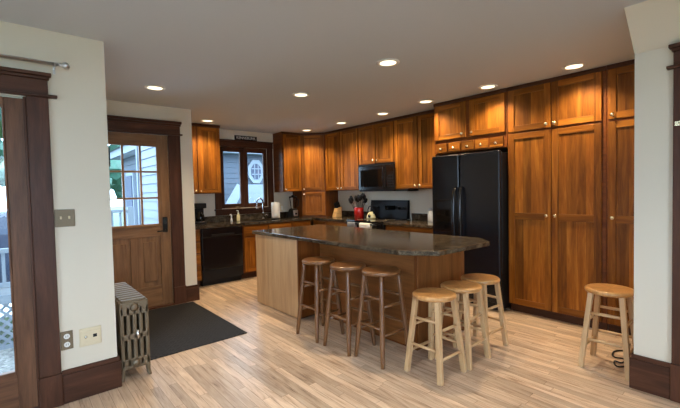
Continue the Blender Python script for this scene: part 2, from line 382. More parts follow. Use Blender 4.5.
# patio doors (pair)
for i, (x0, x1) in enumerate(((-.82, .082), (-1.74, -.835))):
    d = thing('door_1' if i == 0 else 'door_4', 'dark wood glazed patio door at the left edge' if i == 0 else 'second patio door leaf beyond the left edge', 'door', (x0, YL+.03, 0)); d['kind'] = 'structure'
    y0, y1 = YL+.005, YL+.05
    MB().box(x0, x0+.10, y0, y1, .03, 2.02).box(x1-.10, x1, y0, y1, .03, 2.02).box(x0+.1, x1-.1, y0, y1, .03, .29, 0).box(x0+.1, x1-.1, y0, y1, 1.955, 2.02, 0)\
        .box(x0+.1, x1-.1, y0-.004, y0+.01, .275, .292, 0).box(x1-.112, x1-.1, y0-.004, y0+.01, .275, 1.955).build('door_frame', 'patio', d, .003)
    MB().box(x0+.1, x1-.1, y0+.018, y0+.024, .29, 1.955).build('glass_pane', 'glass', d)
    if i == 0:
        b = MB()
        for z in (.25, 1.0, 1.84): b.tube([(x1+.004, y0-.006, z-.05), (x1+.004, y0-.006, z+.05)], .008)
        b.build('hinge', 'brass', d)
struct(slab('trim_5', [(-1.75, .088, YL-.03, YL+.15, 0, .028), (.075, .09, YL-.012, YL+.0, .03, 2.03)], 'trim', .004))

# entry door
d = thing('door_2', 'oak entry door with nine pane window', 'door', (.66, YD+.02, 0)); d['kind'] = 'structure'
y0, y1 = YD+.012, YD+.055
gx = (.805, 1.375); gz = (1.035, 1.99)
b = MB(); b.box(.662, gx[0], y0, y1, .02, 2.125).box(gx[1], 1.502, y0, y1, .02, 2.125).box(gx[0], gx[1], y0, y1, gz[1], 2.125, 0).box(gx[0], gx[1], y0, y1, .88, gz[0], 0)
b.box(gx[0], gx[1], y0, y1, .02, .27, 0).box(1.04, 1.14, y0, y1, .27, .88)
b.box(gx[0], 1.04, y0+.014, y1-.01, .27, .88).box(1.14, gx[1], y0+.014, y1-.01, .27, .88)
b.box(gx[0]-.02, gx[1]+.02, y0-.014, y0+.005, gz[0]-.03, gz[0], 0)
ed = b.build('door_slab', 'entry', d, .004)
b = MB()
for xa, xb in ((gx[0]+.045, 1.0), (1.18, gx[1]-.045)): b.box(xa, xb, y0+.005, y0+.02, .33, .82)
b.build('raised_panel', 'entry', d, .012)
b = MB(); pw = (gx[1]-gx[0])/3; ph = (gz[1]-gz[0])/3
for k in (1, 2): b.box(gx[0]+pw*k-.011, gx[0]+pw*k+.011, y0+.004, y1-.004, *gz); b.box(*gx, y0+.005, y1-.005, gz[0]+ph*k-.011, gz[0]+ph*k+.011, 0)
b.box(gx[0], gx[0]+.012, y0-.004, y0+.02, *gz).box(gx[1]-.012, gx[1], y0-.004, y0+.02, *gz).box(*gx, y0-.004, y0+.02, gz[1]-.012, gz[1], 0)
b.build('muntin_grid', 'entry', d, .002)
MB().box(*gx, y0+.02, y0+.025, *gz).build('glass_pane', 'glass', d)
lk = MB().box(1.405, 1.462, y0-.024, y0, .925, 1.115).build('lock_keypad', 'black_matte', d, .008)
MB().box(1.413, 1.454, y0-.027, y0-.02, 1.03, 1.105).build('keypad_face', 'glass_dark', lk)
MB().tube([(1.434, y0-.02, .945), (1.434, y0-.055, .945)], .012).tube([(1.44, y0-.05, .945), (1.39, y0-.052, .945), (1.33, y0-.05, .942)], .009).build('lever_handle', 'black_matte', lk)
struct(slab('trim_6', [(.655, 1.507, YD-.03, 5.2, 0, .02), (1.502, 1.512, YD-.012, YD+.01, .02, 2.13), (.655, 1.51, YD-.012, YD+.01, 2.125, 2.135)], 'trim', .003))

# sink window
wn = thing('window_1', 'pair of wooden casement sashes above the sink', 'window', (3.15, YS+.02, 1.13)); wn['kind'] = 'structure'
for x0, x1 in ((2.702, 3.135), (3.150, 3.598)):
    y0, y1 = YS+.01, YS+.05
    sb = MB().box(x0, x0+.065, y0, y1, 1.13, 2.188).box(x1-.065, x1, y0, y1, 1.13, 2.188).box(x0+.065, x1-.065, y0, y1, 1.13, 1.205, 0).box(x0+.065, x1-.065, y0, y1, 2.105, 2.188, 0).build('sash', 'trim', wn, .003)
    MB().box(x0+.065, x1-.065, y0+.018, y0+.023, 1.205, 2.105).build('glass_pane', 'glass', sb)
    xm = x1-.12
    MB().box(xm-.03, xm+.03, YS-.014, YS+.012, 1.125, 1.142).tube([(xm, YS-.005, 1.14), (xm-.02, YS-.02, 1.152), (xm-.06, YS-.03, 1.15)], .006).build('crank', 'bronze', wn)
MB().box(3.132, 3.153, YS+.0, YS+.055, 1.13, 2.188).build('mullion', 'trim', wn)
# doorway door at the right edge
d = thing('door_3', 'dark wood door beyond the right edge', 'door', (XW, -.06, 0)); d['kind'] = 'structure'
MB().box(XW-.012, XW-.001, -.478, .358, .01, 2.098).build('door_slab', 'trim', d)
MB().box(XW-.03, XW-.022, .445, .475, 1.745, 1.772).tube([(XW-.03, .455, 1.76), (XW-.05, .45, 1.758), (XW-.05, .43, 1.752)], .004).build('hook_latch', 'brass', d)

# ------------------------------------------------------------------ cabinets
FR = lambda x: frame((x, 0, 0), (0, 1, 0), (-1, 0, 0))     # faces -x; u = world y
FB = lambda y: frame((0, y, 0), (1, 0, 0), (0, -1, 0))     # faces -y; u = world x
def knob(m, u, v, n, par):
    c = m @ Vector((u, v, n)); nn = (m @ Vector((u, v, n+1)))-c
    x = Vector((0, 0, 1)); y = nn.cross(x)
    b = MB(); R = []
    for r, h in ((.008, 0), (.007, .010), (.009, .014), (.017, .018), (.019, .024), (.015, .030), (.006, .0325)):
        R.append([c+nn*h+(x*math.cos(2*PI*k/14)+y*math.sin(2*PI*k/14))*r for k in range(14)])
    b.rings(R); return b.build('knob', 'brass', par)
def cab_door(m, par, u0, u1, v0, v1, kn=None, mid=None, sw=.062, name='door', flat=False):
    u0, u1 = min(u0, u1), max(u0, u1); t = .02
    b = MB()
    if flat: b.box(u0, u1, v0, v1, 0, t, 0, m)
    else:
        b.box(u0, u0+sw, v0, v1, 0, t, 1, m).box(u1-sw, u1, v0, v1, 0, t, 1, m)
        b.box(u0+sw, u1-sw, v0, v0+sw, 0, t, 0, m).box(u0+sw, u1-sw, v1-sw, v1, 0, t, 0, m)
        if mid: b.box(u0+sw, u1-sw, mid[0], mid[1], 0, t, 0, m)
    o = b.build(name, 'cherry', par, .003)
    if not flat:
        for a, c in ([(v0+sw, v1-sw)] if not mid else [(v0+sw, mid[0]), (mid[1], v1-sw)]):
            MB().box(u0+sw-.004, u1-sw+.004, a-.004, c+.004, .001, .009, 1, m).build('panel', 'cherry', o)
    if kn: knob(m, kn[0], kn[1], t, o)
    return o
def carcass(par, boxes, m=IDN, name='body', mat='cherry_body'):
    b = MB()
    for x in boxes: b.box(*x, m=m)
    return b.build(name, mat, par, .002)
ZB, ZT = 1.39, 2.478
DT = 2.428                                # top of upper doors
def crown(par, m, u0, u1, n0=-.01, n1=.012):
    return MB().box(u0, u1, 2.44, ZT, n0, n1, 0, m).build('crown_strip', 'trim', par, .003)

# sink wall, left of window
m = FB(5.964)
c = thing('upper_cabinet', 'wooden upper cabinet left of the sink window above the coffee maker', 'cabinet', (2.23, 6.12, ZB))
carcass(c, [(1.807, 2.573, ZB, ZT-.001, -.314, 0)], m); crown(c, m, 1.807, 2.58)
cab_door(m, c, 1.82, 2.186, ZB+.012, DT, (2.155, ZB+.045)); cab_door(m, c, 2.203, 2.562, ZB+.012, DT, (2.236, ZB+.045))
# sink wall, right of window
c = thing('upper_cabinet', 'narrow wooden upper cabinet right of the sink window above the blender', 'cabinet', (3.93, 6.12, ZB))
carcass(c, [(3.738, 4.141, ZB, ZT-.001, -.314, 0)], m); crown(c, m, 3.73, 4.141)
cab_door(m, c, 3.752, 4.130, ZB+.012, DT, (3.785, ZB+.045))
# diagonal corner tower
A = Vector((4.143, 5.964, 0)); B = Vector((4.463, 5.644, 0)); du = (B-A).normalized(); dn = Vector((-1, -1, 0)).normalized(); DL = (B-A).length
md = frame(A, du, dn)
c = thing('corner_cabinet', 'tall diagonal corner cabinet with small lower door standing on the counter', 'cabinet', (4.45, 5.97, .912))
b = MB(); b.prism([(4.144, 5.964), (4.463, 5.645), (4.766, 5.645), (4.766, 6.276), (4.144, 6.276)], .914, ZT-.001); b.build('body', 'cherry_body', c)
MB().box(-.004, DL+.004, 2.44, ZT, -.01, .012, 0, md).build('crown_strip', 'trim', c, .003)
cab_door(md, c, .014, DL-.014, ZB+.012, DT, (.05, ZB+.045)); cab_door(md, c, .014, DL-.014, .94, ZB-.012, (.05, ZB-.05))
# right wall uppers
m = FR(4.461)
c = thing('upper_cabinet', 'two door wooden upper cabinet between the corner cabinet and the microwave', 'cabinet', (4.61, 5.17, ZB))
carcass(c, [(4.715, 5.643, ZB, ZT-.001, -.305, 0)], m); crown(c, m, 4.715, 5.643)
cab_door(m, c, 5.196, 5.600, ZB+.012, DT, (5.232, ZB+.045)); cab_door(m, c, 4.728, 5.178, ZB+.012, DT, (5.142, ZB+.045))
c = thing('upper_cabinet', 'short two door wooden cabinet directly above the microwave', 'cabinet', (4.61, 4.31, 1.805))
carcass(c, [(3.928, 4.714, 1.805, ZT-.001, -.305, 0)], m); crown(c, m, 3.928, 4.714)
cab_door(m, c, 4.326, 4.700, 1.815, DT, (4.362, 1.86)); cab_door(m, c, 3.938, 4.308, 1.815, DT, (4.274, 1.86))
c = thing('upper_cabinet', 'two door wooden upper cabinet between the microwave and the fridge', 'cabinet', (4.61, 3.46, ZB))
carcass(c, [(3.01, 3.926, ZB, ZT-.001, -.305, 0)], m); crown(c, m, 3.01, 3.926)
cab_door(m, c, 3.486, 3.916, ZB+.012, DT, (3.52, ZB+.045)); cab_door(m, c, 3.03, 3.466, ZB+.012, DT, (3.432, ZB+.045))
# fridge cabinet
m = FR(4.19)
c = thing('fridge_cabinet', 'wooden cabinet above the black refrigerator with row of five tiny drawers', 'cabinet', (4.47, 2.52, 1.83))
carcass(c, [(2.045, 3.005, 1.83, ZT-.001, -.575, 0), (2.985, 3.005, 0, 1.83, -.575, -.02)], m); crown(c, m, 2.045, 3.005)
cab_door(m, c, 2.548, 2.985, 2.0, DT, (2.585, 2.045)); cab_door(m, c, 2.062, 2.492, 2.0, DT, (2.455, 2.045))
dw = (2.975-2.07)/5
for k in range(5):
    u0 = 2.07+dw*k
    cab_door(m, c, u0+.012, u0+dw-.012, 1.845, 1.955, (u0+dw/2, 1.885), name='drawer', flat=True)
# pantry
m = FR(4.193)
c = thing('pantry_cabinet', 'full height four door wooden pantry cabinet beside the refrigerator', 'cabinet', (4.48, 1.57, 0))
carcass(c, [(1.112, 2.041, .09, ZT-.001, -.57, 0)], m); carcass(c, [(1.112, 2.041, 0, .09, -.57, -.045)], m, 'toe_kick', 'trim'); crown(c, m, 1.112, 2.041)
cab_door(m, c, 1.588, 2.022, .10, 1.962, (1.625, 1.085), (1.035, 1.105)); cab_door(m, c, 1.145, 1.578, .10, 1.962, (1.545, 1.085), (1.035, 1.105))
cab_door(m, c, 1.588, 2.022, 1.984, DT+.008, (1.625, 2.02)); cab_door(m, c, 1.145, 1.578, 1.984, DT+.008, (1.545, 2.02))
c = thing('pantry_cabinet', 'full height wooden pantry cabinet partly hidden behind the white wall', 'cabinet', (4.48, .9, 0))
carcass(c, [(.71, 1.108, .09, ZT-.001, -.57, .006)], m); carcass(c, [(.71, 1.108, 0, .09, -.57, -.045)], m, 'toe_kick', 'trim'); crown(c, m, .71, 1.108, -.01, .018)
m2 = FR(4.187)
cab_door(m2, c, .73, 1.092, .10, 1.962, (1.055, 1.085), (1.035, 1.105)); cab_door(m2, c, .73, 1.092, 1.984, DT+.008, (1.055, 2.02))

# base cabinets
CZ = .872
m = FB(5.675)
c = thing('base_cabinet', 'narrow wooden drawer stack left of the dishwasher', 'cabinet', (2.0, 5.97, 0))
carcass(c, [(1.827, 2.098, .1, CZ, -.6, 0)], m); carcass(c, [(1.827, 2.098, 0, .1, -.6, -.07)], m, 'toe_kick', 'trim')
for v0, v1 in ((.12, .33), (.35, .50), (.52, .67), (.69, .855)): cab_door(m, c, 1.837, 2.090, v0, v1, (1.965, (v0+v1)/2), name='drawer', flat=True)
c = thing('base_cabinet', 'wooden sink base cabinet under the faucet', 'cabinet', (3.4, 5.97, 0))
carcass(c, [(2.775, 4.12, .1, .62, -.6, 0), (2.775, 2.80, .62, CZ, -.6, 0), (2.80, 4.12, .62, CZ, -.03, 0)], m); carcass(c, [(2.775, 4.12, 0, .1, -.6, -.07)], m, 'toe_kick', 'trim')
for u0, u1 in ((2.79, 3.23), (3.245, 3.685), (3.70, 4.10)):
    cab_door(m, c, u0, u1, .69, .855, None if u0 < 3.6 else ((u0+u1)/2, .77), name='drawer', flat=True); cab_door(m, c, u0, u1, .12, .67, (u0+.04 if u0 > 3.2 else u1-.04, .62))
m = FR(4.175)
c = thing('base_cabinet', 'wooden base cabinet between the corner and the range', 'cabinet', (4.45, 5.16, 0))
carcass(c, [(4.675, 5.672, .1, CZ, -.59, 0)], m); carcass(c, [(4.675, 5.672, 0, .1, -.59, -.07)], m, 'toe_kick', 'trim')
for u0, u1 in ((4.69, 5.255), (5.275, 5.63)): cab_door(m, c, u0, u1, .69, .855, ((u0+u1)/2, .77), name='drawer', flat=True); cab_door(m, c, u0, u1, .12, .67, (u0+.05, .62))
c = thing('base_cabinet', 'wooden base cabinet between the range and the fridge', 'cabinet', (4.45, 3.44, 0))
carcass(c, [(3.01, 3.875, .1, CZ, -.59, 0)], m); carcass(c, [(3.01, 3.875, 0, .1, -.59, -.07)], m, 'toe_kick', 'trim')
cab_door(m, c, 3.025, 3.86, .69, .855, (3.44, .77), name='drawer', flat=True); cab_door(m, c, 3.025, 3.435, .12, .67, (3.40, .62)); cab_door(m, c, 3.45, 3.86, .12, .67, (3.485, .62))

# counters
c = thing('countertop', 'dark granite L shaped countertop along the sink wall and corner', 'countertop', (3.3, 5.95, .874))
z0, z1 = .874, .912
sx0, sx1, sy0, sy1 = 3.02, 3.74, 5.74, 6.12
MB().box(1.807, sx0, 5.634, YS-.002, z0, z1).box(sx1, 4.131, 5.634, YS-.002, z0, z1).box(sx0, sx1, 5.634, sy0, z0, z1).box(sx0, sx1, sy1, YS-.002, z0, z1).box(4.131, XR-.002, 4.67, YS-.002, z0, z1).build('slab', 'granite', c)
MB().box(1.807, 4.14, YS-.022, YS-.002, z1, z1+.1).box(XR-.022, XR-.002, 4.72, 5.64, z1, z1+.1).build('backsplash', 'granite', c, .002)
c = thing('countertop', 'dark granite countertop between the range and the fridge', 'countertop', (4.45, 3.44, .874))
MB().box(4.131, XR-.002, 3.01, 3.88, z0, z1).build('slab', 'granite', c, .004)
MB().box(XR-.022, XR-.002, 3.01, 3.855, z1, z1+.1).build('backsplash', 'granite', c, .002)
# sink and faucet
c = thing('kitchen_sink', 'black undermount sink in the counter below the window', 'sink', (3.38, 5.93, .7))
MB().box(sx0, sx1, sy0, sy1, .70, .71).box(sx0, sx0+.012, sy0, sy1, .71, .9).box(sx1-.012, sx1, sy0, sy1, .71, .9).box(sx0+.012, sx1-.012, sy0, sy0+.012, .71, .9).box(sx0+.012, sx1-.012, sy1-.012, sy1, .71, .9).build('basin', 'black_matte', c)
MB().lathe([(.045, .711), (.045, .716), (.01, .716)], (3.38, 5.93, 0)).build('drain', 'steel', c)
c = thing('faucet', 'chrome gooseneck faucet behind the sink', 'faucet', (3.43, 6.17, .912))
pts = [(3.43, 6.17, .912), (3.43, 6.17, 1.20)]
for k in range(9):
    a = PI*k/8; pts.append((3.345+.085*math.cos(a), 6.17-.012*k, 1.20+.085*math.sin(a)))
pts += [(3.258, 6.07, 1.16)]
MB().tube(pts, .012, 12).lathe([(.028, 0), (.026, .012), (.017, .03)], (3.43, 6.17, .912)).build('spout', 'chrome', c)
MB().lathe([(.013, .06), (.020, .04), (.022, 0), (.018, -.005)], (3.258, 6.07, 1.10)).build('spray_head', 'chrome', c)
MB().tube([(3.44, 6.165, .97), (3.48, 6.15, .985), (3.51, 6.14, .975)], .008).build('handle', 'chrome', c)

# ------------------------------------------------------------------ appliances
m = FB(5.655)
c = thing('dishwasher', 'black built-in dishwasher under the sink counter', 'dishwasher', (2.44, 5.95, 0))
MB().box(2.107, 2.765, .09, .868, -.58, -.02, 1, m).box(2.12, 2.75, .0, .09, -.5, -.06, 1, m).build('body', 'black_matte', c)
MB().box(2.112, 2.760, .25, .735, -.02, .014, 1, m).build('door', 'black', c, .006)
MB().box(2.112, 2.760, .742, .866, -.02, .018, 1, m).build('control_panel', 'black', c, .006)
MB().box(2.25, 2.62, .752, .775, .012, .032, 1, m).build('handle', 'black_matte', c, .006)
MB().box(2.112, 2.760, .085, .243, -.02, .006, 1, m).build('lower_panel', 'black_matte', c, .004)

m = FR(4.135)
c = thing('range', 'black electric range between the base cabinets', 'stove', (4.45, 4.275, 0))
MB().box(3.892, 4.662, .06, .895, -.62, 0, 1, m).box(3.92, 4.64, 0, .06, -.6, -.06, 1, m).build('body', 'black_matte', c)
MB().box(3.888, 4.666, .895, .917, -.55, .03, 0, m).build('cooktop', 'glass_dark', c, .006)
od = MB().box(3.897, 4.657, .24, .80, 0, .035, 1, m).build('oven_door', 'black', c, .006)
MB().box(4.02, 4.53, .36, .66, .034, .038, 1, m).build('window', 'glass_dark', od)
MB().tube([m @ Vector((3.94, .872, .085)), m @ Vector((4.62, .872, .085))], .012).tube([m @ Vector((3.97, .85, .02)), m @ Vector((3.97, .872, .085))], .01).tube([m @ Vector((4.59, .85, .02)), m @ Vector((4.59, .872, .085))], .01).build('handle', 'black', c)
MB().box(3.897, 4.657, .805, .89, 0, .03, 1, m).build('control_strip', 'black', c, .004)
MB().box(3.897, 4.657, .07, .23, 0, .03, 1, m).build('drawer', 'black', c, .006)
bg = MB(); bg.prism([(-.545, .915), (-.625, .915), (-.625, 1.215), (-.585, 1.215)], 3.895, 4.715, Matrix(((-1, 0, 0, 4.135), (0, 0, 1, 0), (0, 1, 0, 0), (0, 0, 0, 1)))); bg = bg.build('backguard', 'black_matte', c, .006)
for y in (3.97, 4.07, 4.53, 4.63): MB().lathe([(.024, 0), (.022, -.018), (.016, -.022)], (4.692, y, 1.09), 16, 0).build('control_knob', 'black_matte', bg)
MB().box(4.682, 4.70, 4.15, 4.36, 1.06, 1.13).build('clock_display', 'glass_dark', bg)
b = MB()
for x, y, r in ((4.28, 4.08, .1), (4.28, 4.48, .08), (4.5, 4.08, .08), (4.5, 4.48, .1)): b.tube([(x+r*math.cos(k*PI/14), y+r*math.sin(k*PI/14), .9175) for k in range(28)], .002, 6, True, True)
b.build('burner_ring', 'bronze', c)
# towels on the oven handle
def towel(label, y0, y1, mat, dr):
    b = MB(); R = []
    prof = [(4.033, .872-dr), (4.033, .872), (4.038, .883), (4.05, .888), (4.062, .883), (4.066, .872), (4.068, .74), (4.071, .74), (4.070, .872), (4.066, .887), (4.05, .893), (4.034, .887), (4.029, .872), (4.028, .872-dr)]
    for k in range(9):
        t = k/8; y = y0+(y1-y0)*t; wv = .003*math.sin(t*9)
        R.append([(x+wv*(1 if z < .87 else 0), y, z) for x, z in prof])
    b.rings(R, True, True); return tag(b.build('dish_towel', mat), label, 'towel')
towel('grey dish towel hanging on the oven handle', 4.39, 4.57, 'towel_grey', .22)
towel('white dish towel hanging on the oven handle', 4.06, 4.29, 'towel_white', .19)

m = FR(4.40)
c = thing('microwave', 'black over-the-range microwave under the short cabinet', 'microwave', (4.57, 4.26, 1.362))
MB().box(3.93, 4.655, 1.365, 1.80, -.36, -.001, 1, m).build('body', 'black_matte', c, .004)
md_ = MB().box(4.045, 4.652, 1.385, 1.775, 0, .022, 1, m).build('door', 'black', c, .006)
MB().box(4.12, 4.60, 1.44, 1.71, .021, .025, 1, m).build('window', 'glass_dark', md_)
MB().tube([m @ Vector((4.075, 1.42, .022)), m @ Vector((4.075, 1.43, .055)), m @ Vector((4.075, 1.73, .055)), m @ Vector((4.075, 1.74, .022))], .009).build('handle', 'black', md_)
cp = MB().box(3.868, 4.04, 1.385, 1.775, 0, .02, 1, m).build('control_panel', 'black', c, .004)
b = MB()
for i in range(3):
    for j in range(5): b.box(3.895+i*.045, 3.925+i*.045, 1.43+j*.04, 1.455+j*.04, .019, .0215, 1, m)
b.build('keypad', 'black_matte', cp); MB().box(3.89, 4.02, 1.67, 1.73, .019, .0215, 1, m).build('display', 'glass_dark', cp)
MB().box(3.868, 4.652, 1.778, 1.80, 0, .012, 1, m).build('vent_grille', 'black_matte', c)
tag(MB().box(4.42, 4.68, 3.655, 3.86, 1.362, 1.389).build('under_cabinet_strip', 'black_matte'), 'slim black strip under the cabinet right of the microwave', 'light fixture')  # thin black box below the cabinet bottom

m = FR(4.09)
c = thing('refrigerator', 'black side-by-side refrigerator left of the tall pantry', 'refrigerator', (4.4, 2.5, 0))
MB().box(2.055, 2.945, .03, 1.775, -.62, 0, 1, m).box(2.1, 2.9, 0, .03, -.6, -.05, 1, m).build('body', 'black_matte', c, .006)
fd = MB().box(2.565, 2.942, .1, 1.79, .004, .055, 1, m).build('freezer_door', 'fridge', c, .014, 3)
rd = MB().box(2.058, 2.550, .1, 1.79, .004, .055, 1, m).build('fridge_door', 'fridge', c, .014, 3)
MB().box(2.07, 2.93, .02, .095, 0, .03, 1, m).build('kick_grille', 'black_matte', c)
for y, par in ((2.600, fd), (2.515, rd)):
    MB().tube([m @ Vector((y, v, n)) for v, n in ((1.40, .05), (1.385, .085), (1.30, .105), (1.05, .112), (.80, .105), (.70, .085), (.685, .05))], [.014, .017, .018, .018, .018, .017, .014], 12).build('handle', 'black', par)
ds = MB().box(2.655, 2.905, .86, 1.255, .054, .062, 1, m).build('dispenser', 'black', fd, .004)
MB().box(2.685, 2.875, .90, 1.12, .0615, .064, 1, m).build('dispenser_recess', 'glass_dark', ds)
MB().box(2.685, 2.875, 1.14, 1.225, .0615, .065, 1, m).build('dispenser_controls', 'fridge', ds, .003)
MB().box(2.10, 2.14, 1.775, 1.80, -.08, .03, 1, m).box(2.86, 2.90, 1.775, 1.80, -.08, .03, 1, m).build('hinge_cover', 'black_matte', c, .004)

# ------------------------------------------------------------------ island
c = thing('kitchen_island', 'large kitchen island with granite top and pale veneer panel', 'island', (2.9, 3.2, 0))
MB().box(2.315, 3.31, 3.42, 4.36, .03, .874).box(2.60, 3.31, 2.07, 3.42, .0, .874).build('cabinet_body', 'cherry_body', c)
MB().box(2.335, 3.27, 3.46, 4.34, 0, .03).build('toe_kick', 'trim', c)
MB().box(2.308, 2.318, 3.44, 4.364, .012, .874).build('veneer_panel', 'veneer', c, .002)
MB().box(2.304, 2.318, 3.415, 3.44, .0, .874).box(2.595, 2.61, 2.066, 2.09, 0, .874).build('corner_stile', 'cherry_body', c, .003)
MB().box(2.594, 2.60, 2.09, 3.41, .02, .874, 1).build('back_panel', 'island', c)
MB().box(2.61, 3.312, 2.060, 2.07, .02, .874).box(3.285, 3.316, 2.052, 2.08, .0, .874).build('end_panel', 'island', c, .003)
poly = [(2.279, 4.40), (2.279, 1.985), (2.454, 1.735), (3.18, 1.715), (3.365, 1.90), (3.365, 4.40)]
b = MB(); b.prism(poly, .874, .913); b.build('granite_top', 'granite', c, .006, 3)
mI = FR(3.31)
mI = frame((3.312, 0, 0), (0, 1, 0), (1, 0, 0))
for y0 in (2.11, 2.68, 3.25, 3.82): cab_door(mI, c, y0, y0+.52, .12, .67, (y0+.06, .6)); cab_door(mI, c, y0, y0+.52, .69, .855, (y0+.26, .77), name='drawer', flat=True)

# ------------------------------------------------------------------ stools
def stool(label, loc, H, R, mat, square, levels, spread, group, rz=0.):
    c = thing('bar_stool', label, 'stool', (0, 0, 0), group)
    b = MB(); e = .014
    b.lathe([(R-.03, H-.034), (R-.008, H-.034), (R, H-.024), (R, H-.010), (R-.010, H-.001), (R-.03, H), (.02, H-.002)], (0, 0, 0), 40)
    b.build('seat', 'seat' if square else mat, c, local=True)
    top = .098; ft = spread; zt = H-.03
    P = lambda sx, sy, z: Vector((sx*(ft+(top-ft)*z/zt), sy*(ft+(top-ft)*z/zt), z))
    for sx, sy in ((-1, -1), (1, -1), (1, 1), (-1, 1)):
        b = MB()
        if square: b.bar(P(sx, sy, 0), P(sx, sy, zt), .036, .036, .95)
        else: b.tube([P(sx, sy, z) for z in (0, .04, .25, .5, zt-.05, zt)], [.0165, .018, .021, .020, .017, .015], 14)
        b.build('leg', mat, c, .003 if square else 0, local=True)
    for i, (a, d) in enumerate((((-1, -1), (1, -1)), ((1, -1), (1, 1)), ((1, 1), (-1, 1)), ((-1, 1), (-1, -1)))):
        for z in levels[i % 2]:
            MB().tube([P(*a, z), (P(*a, z)+P(*d, z))/2, P(*d, z)], [.0095, .0115, .0095], 10).build('stretcher', mat, c, local=True)
    c.location = loc; c.rotation_euler = (0, 0, rz)
    return c
dk = stool('dark brown bar stool leftmost, nearest the pale island panel', (2.235, 2.965, 0), .735, .160, 'walnut', False, ((.24, .46), (.29, .52)), .158, 'dark stools at the island')
copy_thing(dk, (2.255, 2.56, 0), 'dark brown bar stool in the middle of the dark three', .04)
copy_thing(dk, (2.30, 2.195, 0), 'dark brown bar stool beside the first natural wood stool', -.03)
nt_ = stool('natural wood stool nearest the camera at the island end', (2.40, 1.742, 0), .605, .163, 'maple', True, ((.16, .36), (.22, .42)), .151, 'natural stools')
copy_thing(nt_, (2.752, 1.735, 0), 'natural wood stool between two other natural stools at island end', .03)
copy_thing(nt_, (3.100, 1.765, 0), 'natural wood stool at the island end nearest the refrigerator', -.05)
copy_thing(nt_, (3.425, .885, 0), 'natural wood stool standing alone by the white wall and pantry', .02)

# ------------------------------------------------------------------ radiator
c = thing('radiator', 'old cast iron column radiator beside the wall end', 'radiator', (.668, 3.57, 0))
def section(y, leg):
    b = MB(); t = .033
    xs = [.5815+.0428*k for k in range(5)]
    for x in xs: b.box(x-.0135, x+.0135, y-t, y+t, .10, .555)
    b.box(.5685, .7655, y-t, y+t, .49, .592).box(.5685, .7655, y-t, y+t, .305, .35).box(.5685, .7655, y-t, y+t, .085, .165)
    b.box(.580, .754, y-t*.7, y+t*.7, .59, .606)
    for z in (.548, .125): b.lathe([(.03, -.037), (.03, .037)], (.667, y, z), 18, 1)
    if leg:
        for s, x in ((-1, .582), (1, .752)):
            b.rings([[(x-.016, y-t, .10), (x+.016, y-t, .10), (x+.016, y+t, .10), (x-.016, y+t, .10)],
                     [(x-.012+s*.002, y-t*.8, .05), (x+.012+s*.002, y-t*.8, .05), (x+.012+s*.002, y+t*.8, .05), (x-.012+s*.002, y+t*.8, .05)],
                     [(x-.012+s*.010, y-t*.9, 0), (x+.014+s*.010, y-t*.9, 0), (x+.014+s*.010, y+t*.9, 0), (x-.012+s*.010, y+t*.9, 0)]], True, False)
    return b.build('section', 'radiator', c, .007, 3)
for k in range(10): section(3.235+.0745*k, k in (0, 9))
MB().tube([(.685, 3.200, .30), (.685, 3.200, .375)], .011).tube([(.685, 3.215, .33), (.685, 3.195, .33)], .006).build('air_vent', 'chrome', c)
for z in (.548, .125): MB().lathe([(.03, 0), (.024, -.008), (.0, -.010)], (.667, 3.199, z), 18, 1).build('end_plug', 'radiator', c)

# mat
tag(MB().box(.80, 1.72, 3.475, 4.985, .0005, .009).build('door_mat', 'mat', None, .004), 'black rubber mat with woven tread in front of entry door', 'mat')

# ------------------------------------------------------------------ left wall fittings
yw = YL-.001
c = thing('light_switch', 'bronze double light switch plate on the left wall', 'switch', (.263, yw, 1.25))
MB().box(.208, .320, yw-.007, yw, 1.19, 1.306).build('plate', 'bronze', c, .003)
for x in (.241, .287): MB().box(x-.005, x+.005, yw-.022, yw-.005, 1.242, 1.262).build('toggle', 'ivory', c, .002)
c = thing('power_outlet', 'bronze duplex outlet low beside the patio door casing', 'outlet', (.242, yw, .42))
MB().box(.208, .278, yw-.007, yw, .36, .485).build('plate', 'bronze', c, .003)
for z in (.395, .45):
    rc = MB().lathe([(.0175, 0), (.0175, -.004)], (.243, yw-.006, z), 20, 1).build('receptacle', 'white', c)
    MB().box(.236, .2385, yw-.0112, yw-.0095, z-.006, z+.008).box(.2475, .25, yw-.0112, yw-.0095, z-.006, z+.008).build('slot', 'black_matte', rc)
c = thing('jack_plate', 'ivory phone and cable jack plate low on the left wall', 'outlet', (.378, yw, .42))
MB().box(.312, .443, yw-.007, yw, .352, .478).box(.318, .437, yw-.012, yw-.006, .372, .458).build('plate', 'ivory', c, .003)
MB().lathe([(.010, 0), (.008, -.010), (.004, -.014)], (.350, yw-.012, .418), 16, 1).build('coax_jack', 'chrome', c)
MB().box(.392, .415, yw-.014, yw-.011, .408, .430).build('phone_jack', 'black_matte', c)
c = thing('curtain_rod', 'grey metal curtain rod above the patio door', 'curtain rod', (.2, yw-.08, 2.24))
yr = YL-.075
MB().tube([(-2.0, yr, 2.247), (.262, yr, 2.247)], .011, 14).build('rod', 'steel', c)
MB().lathe([(.008, .262), (.012, .268), (.012, .274), (.008, .278), (.018, .288), (.023, .30), (.018, .314), (.006, .322)], (0, yr, 2.247), 18, 0).build('finial', 'steel', c)
MB().box(.236, .250, yw-.006, yw, 2.20, 2.275).tube([(.243, yw-.003, 2.232), (.243, yr, 2.230)], .006).tube([(.243, yr-.014, 2.25), (.243, yr-.012, 2.238), (.243, yr, 2.232), (.243, yr+.012, 2.238), (.243, yr+.014, 2.25)], .004).build('bracket', 'steel', c)

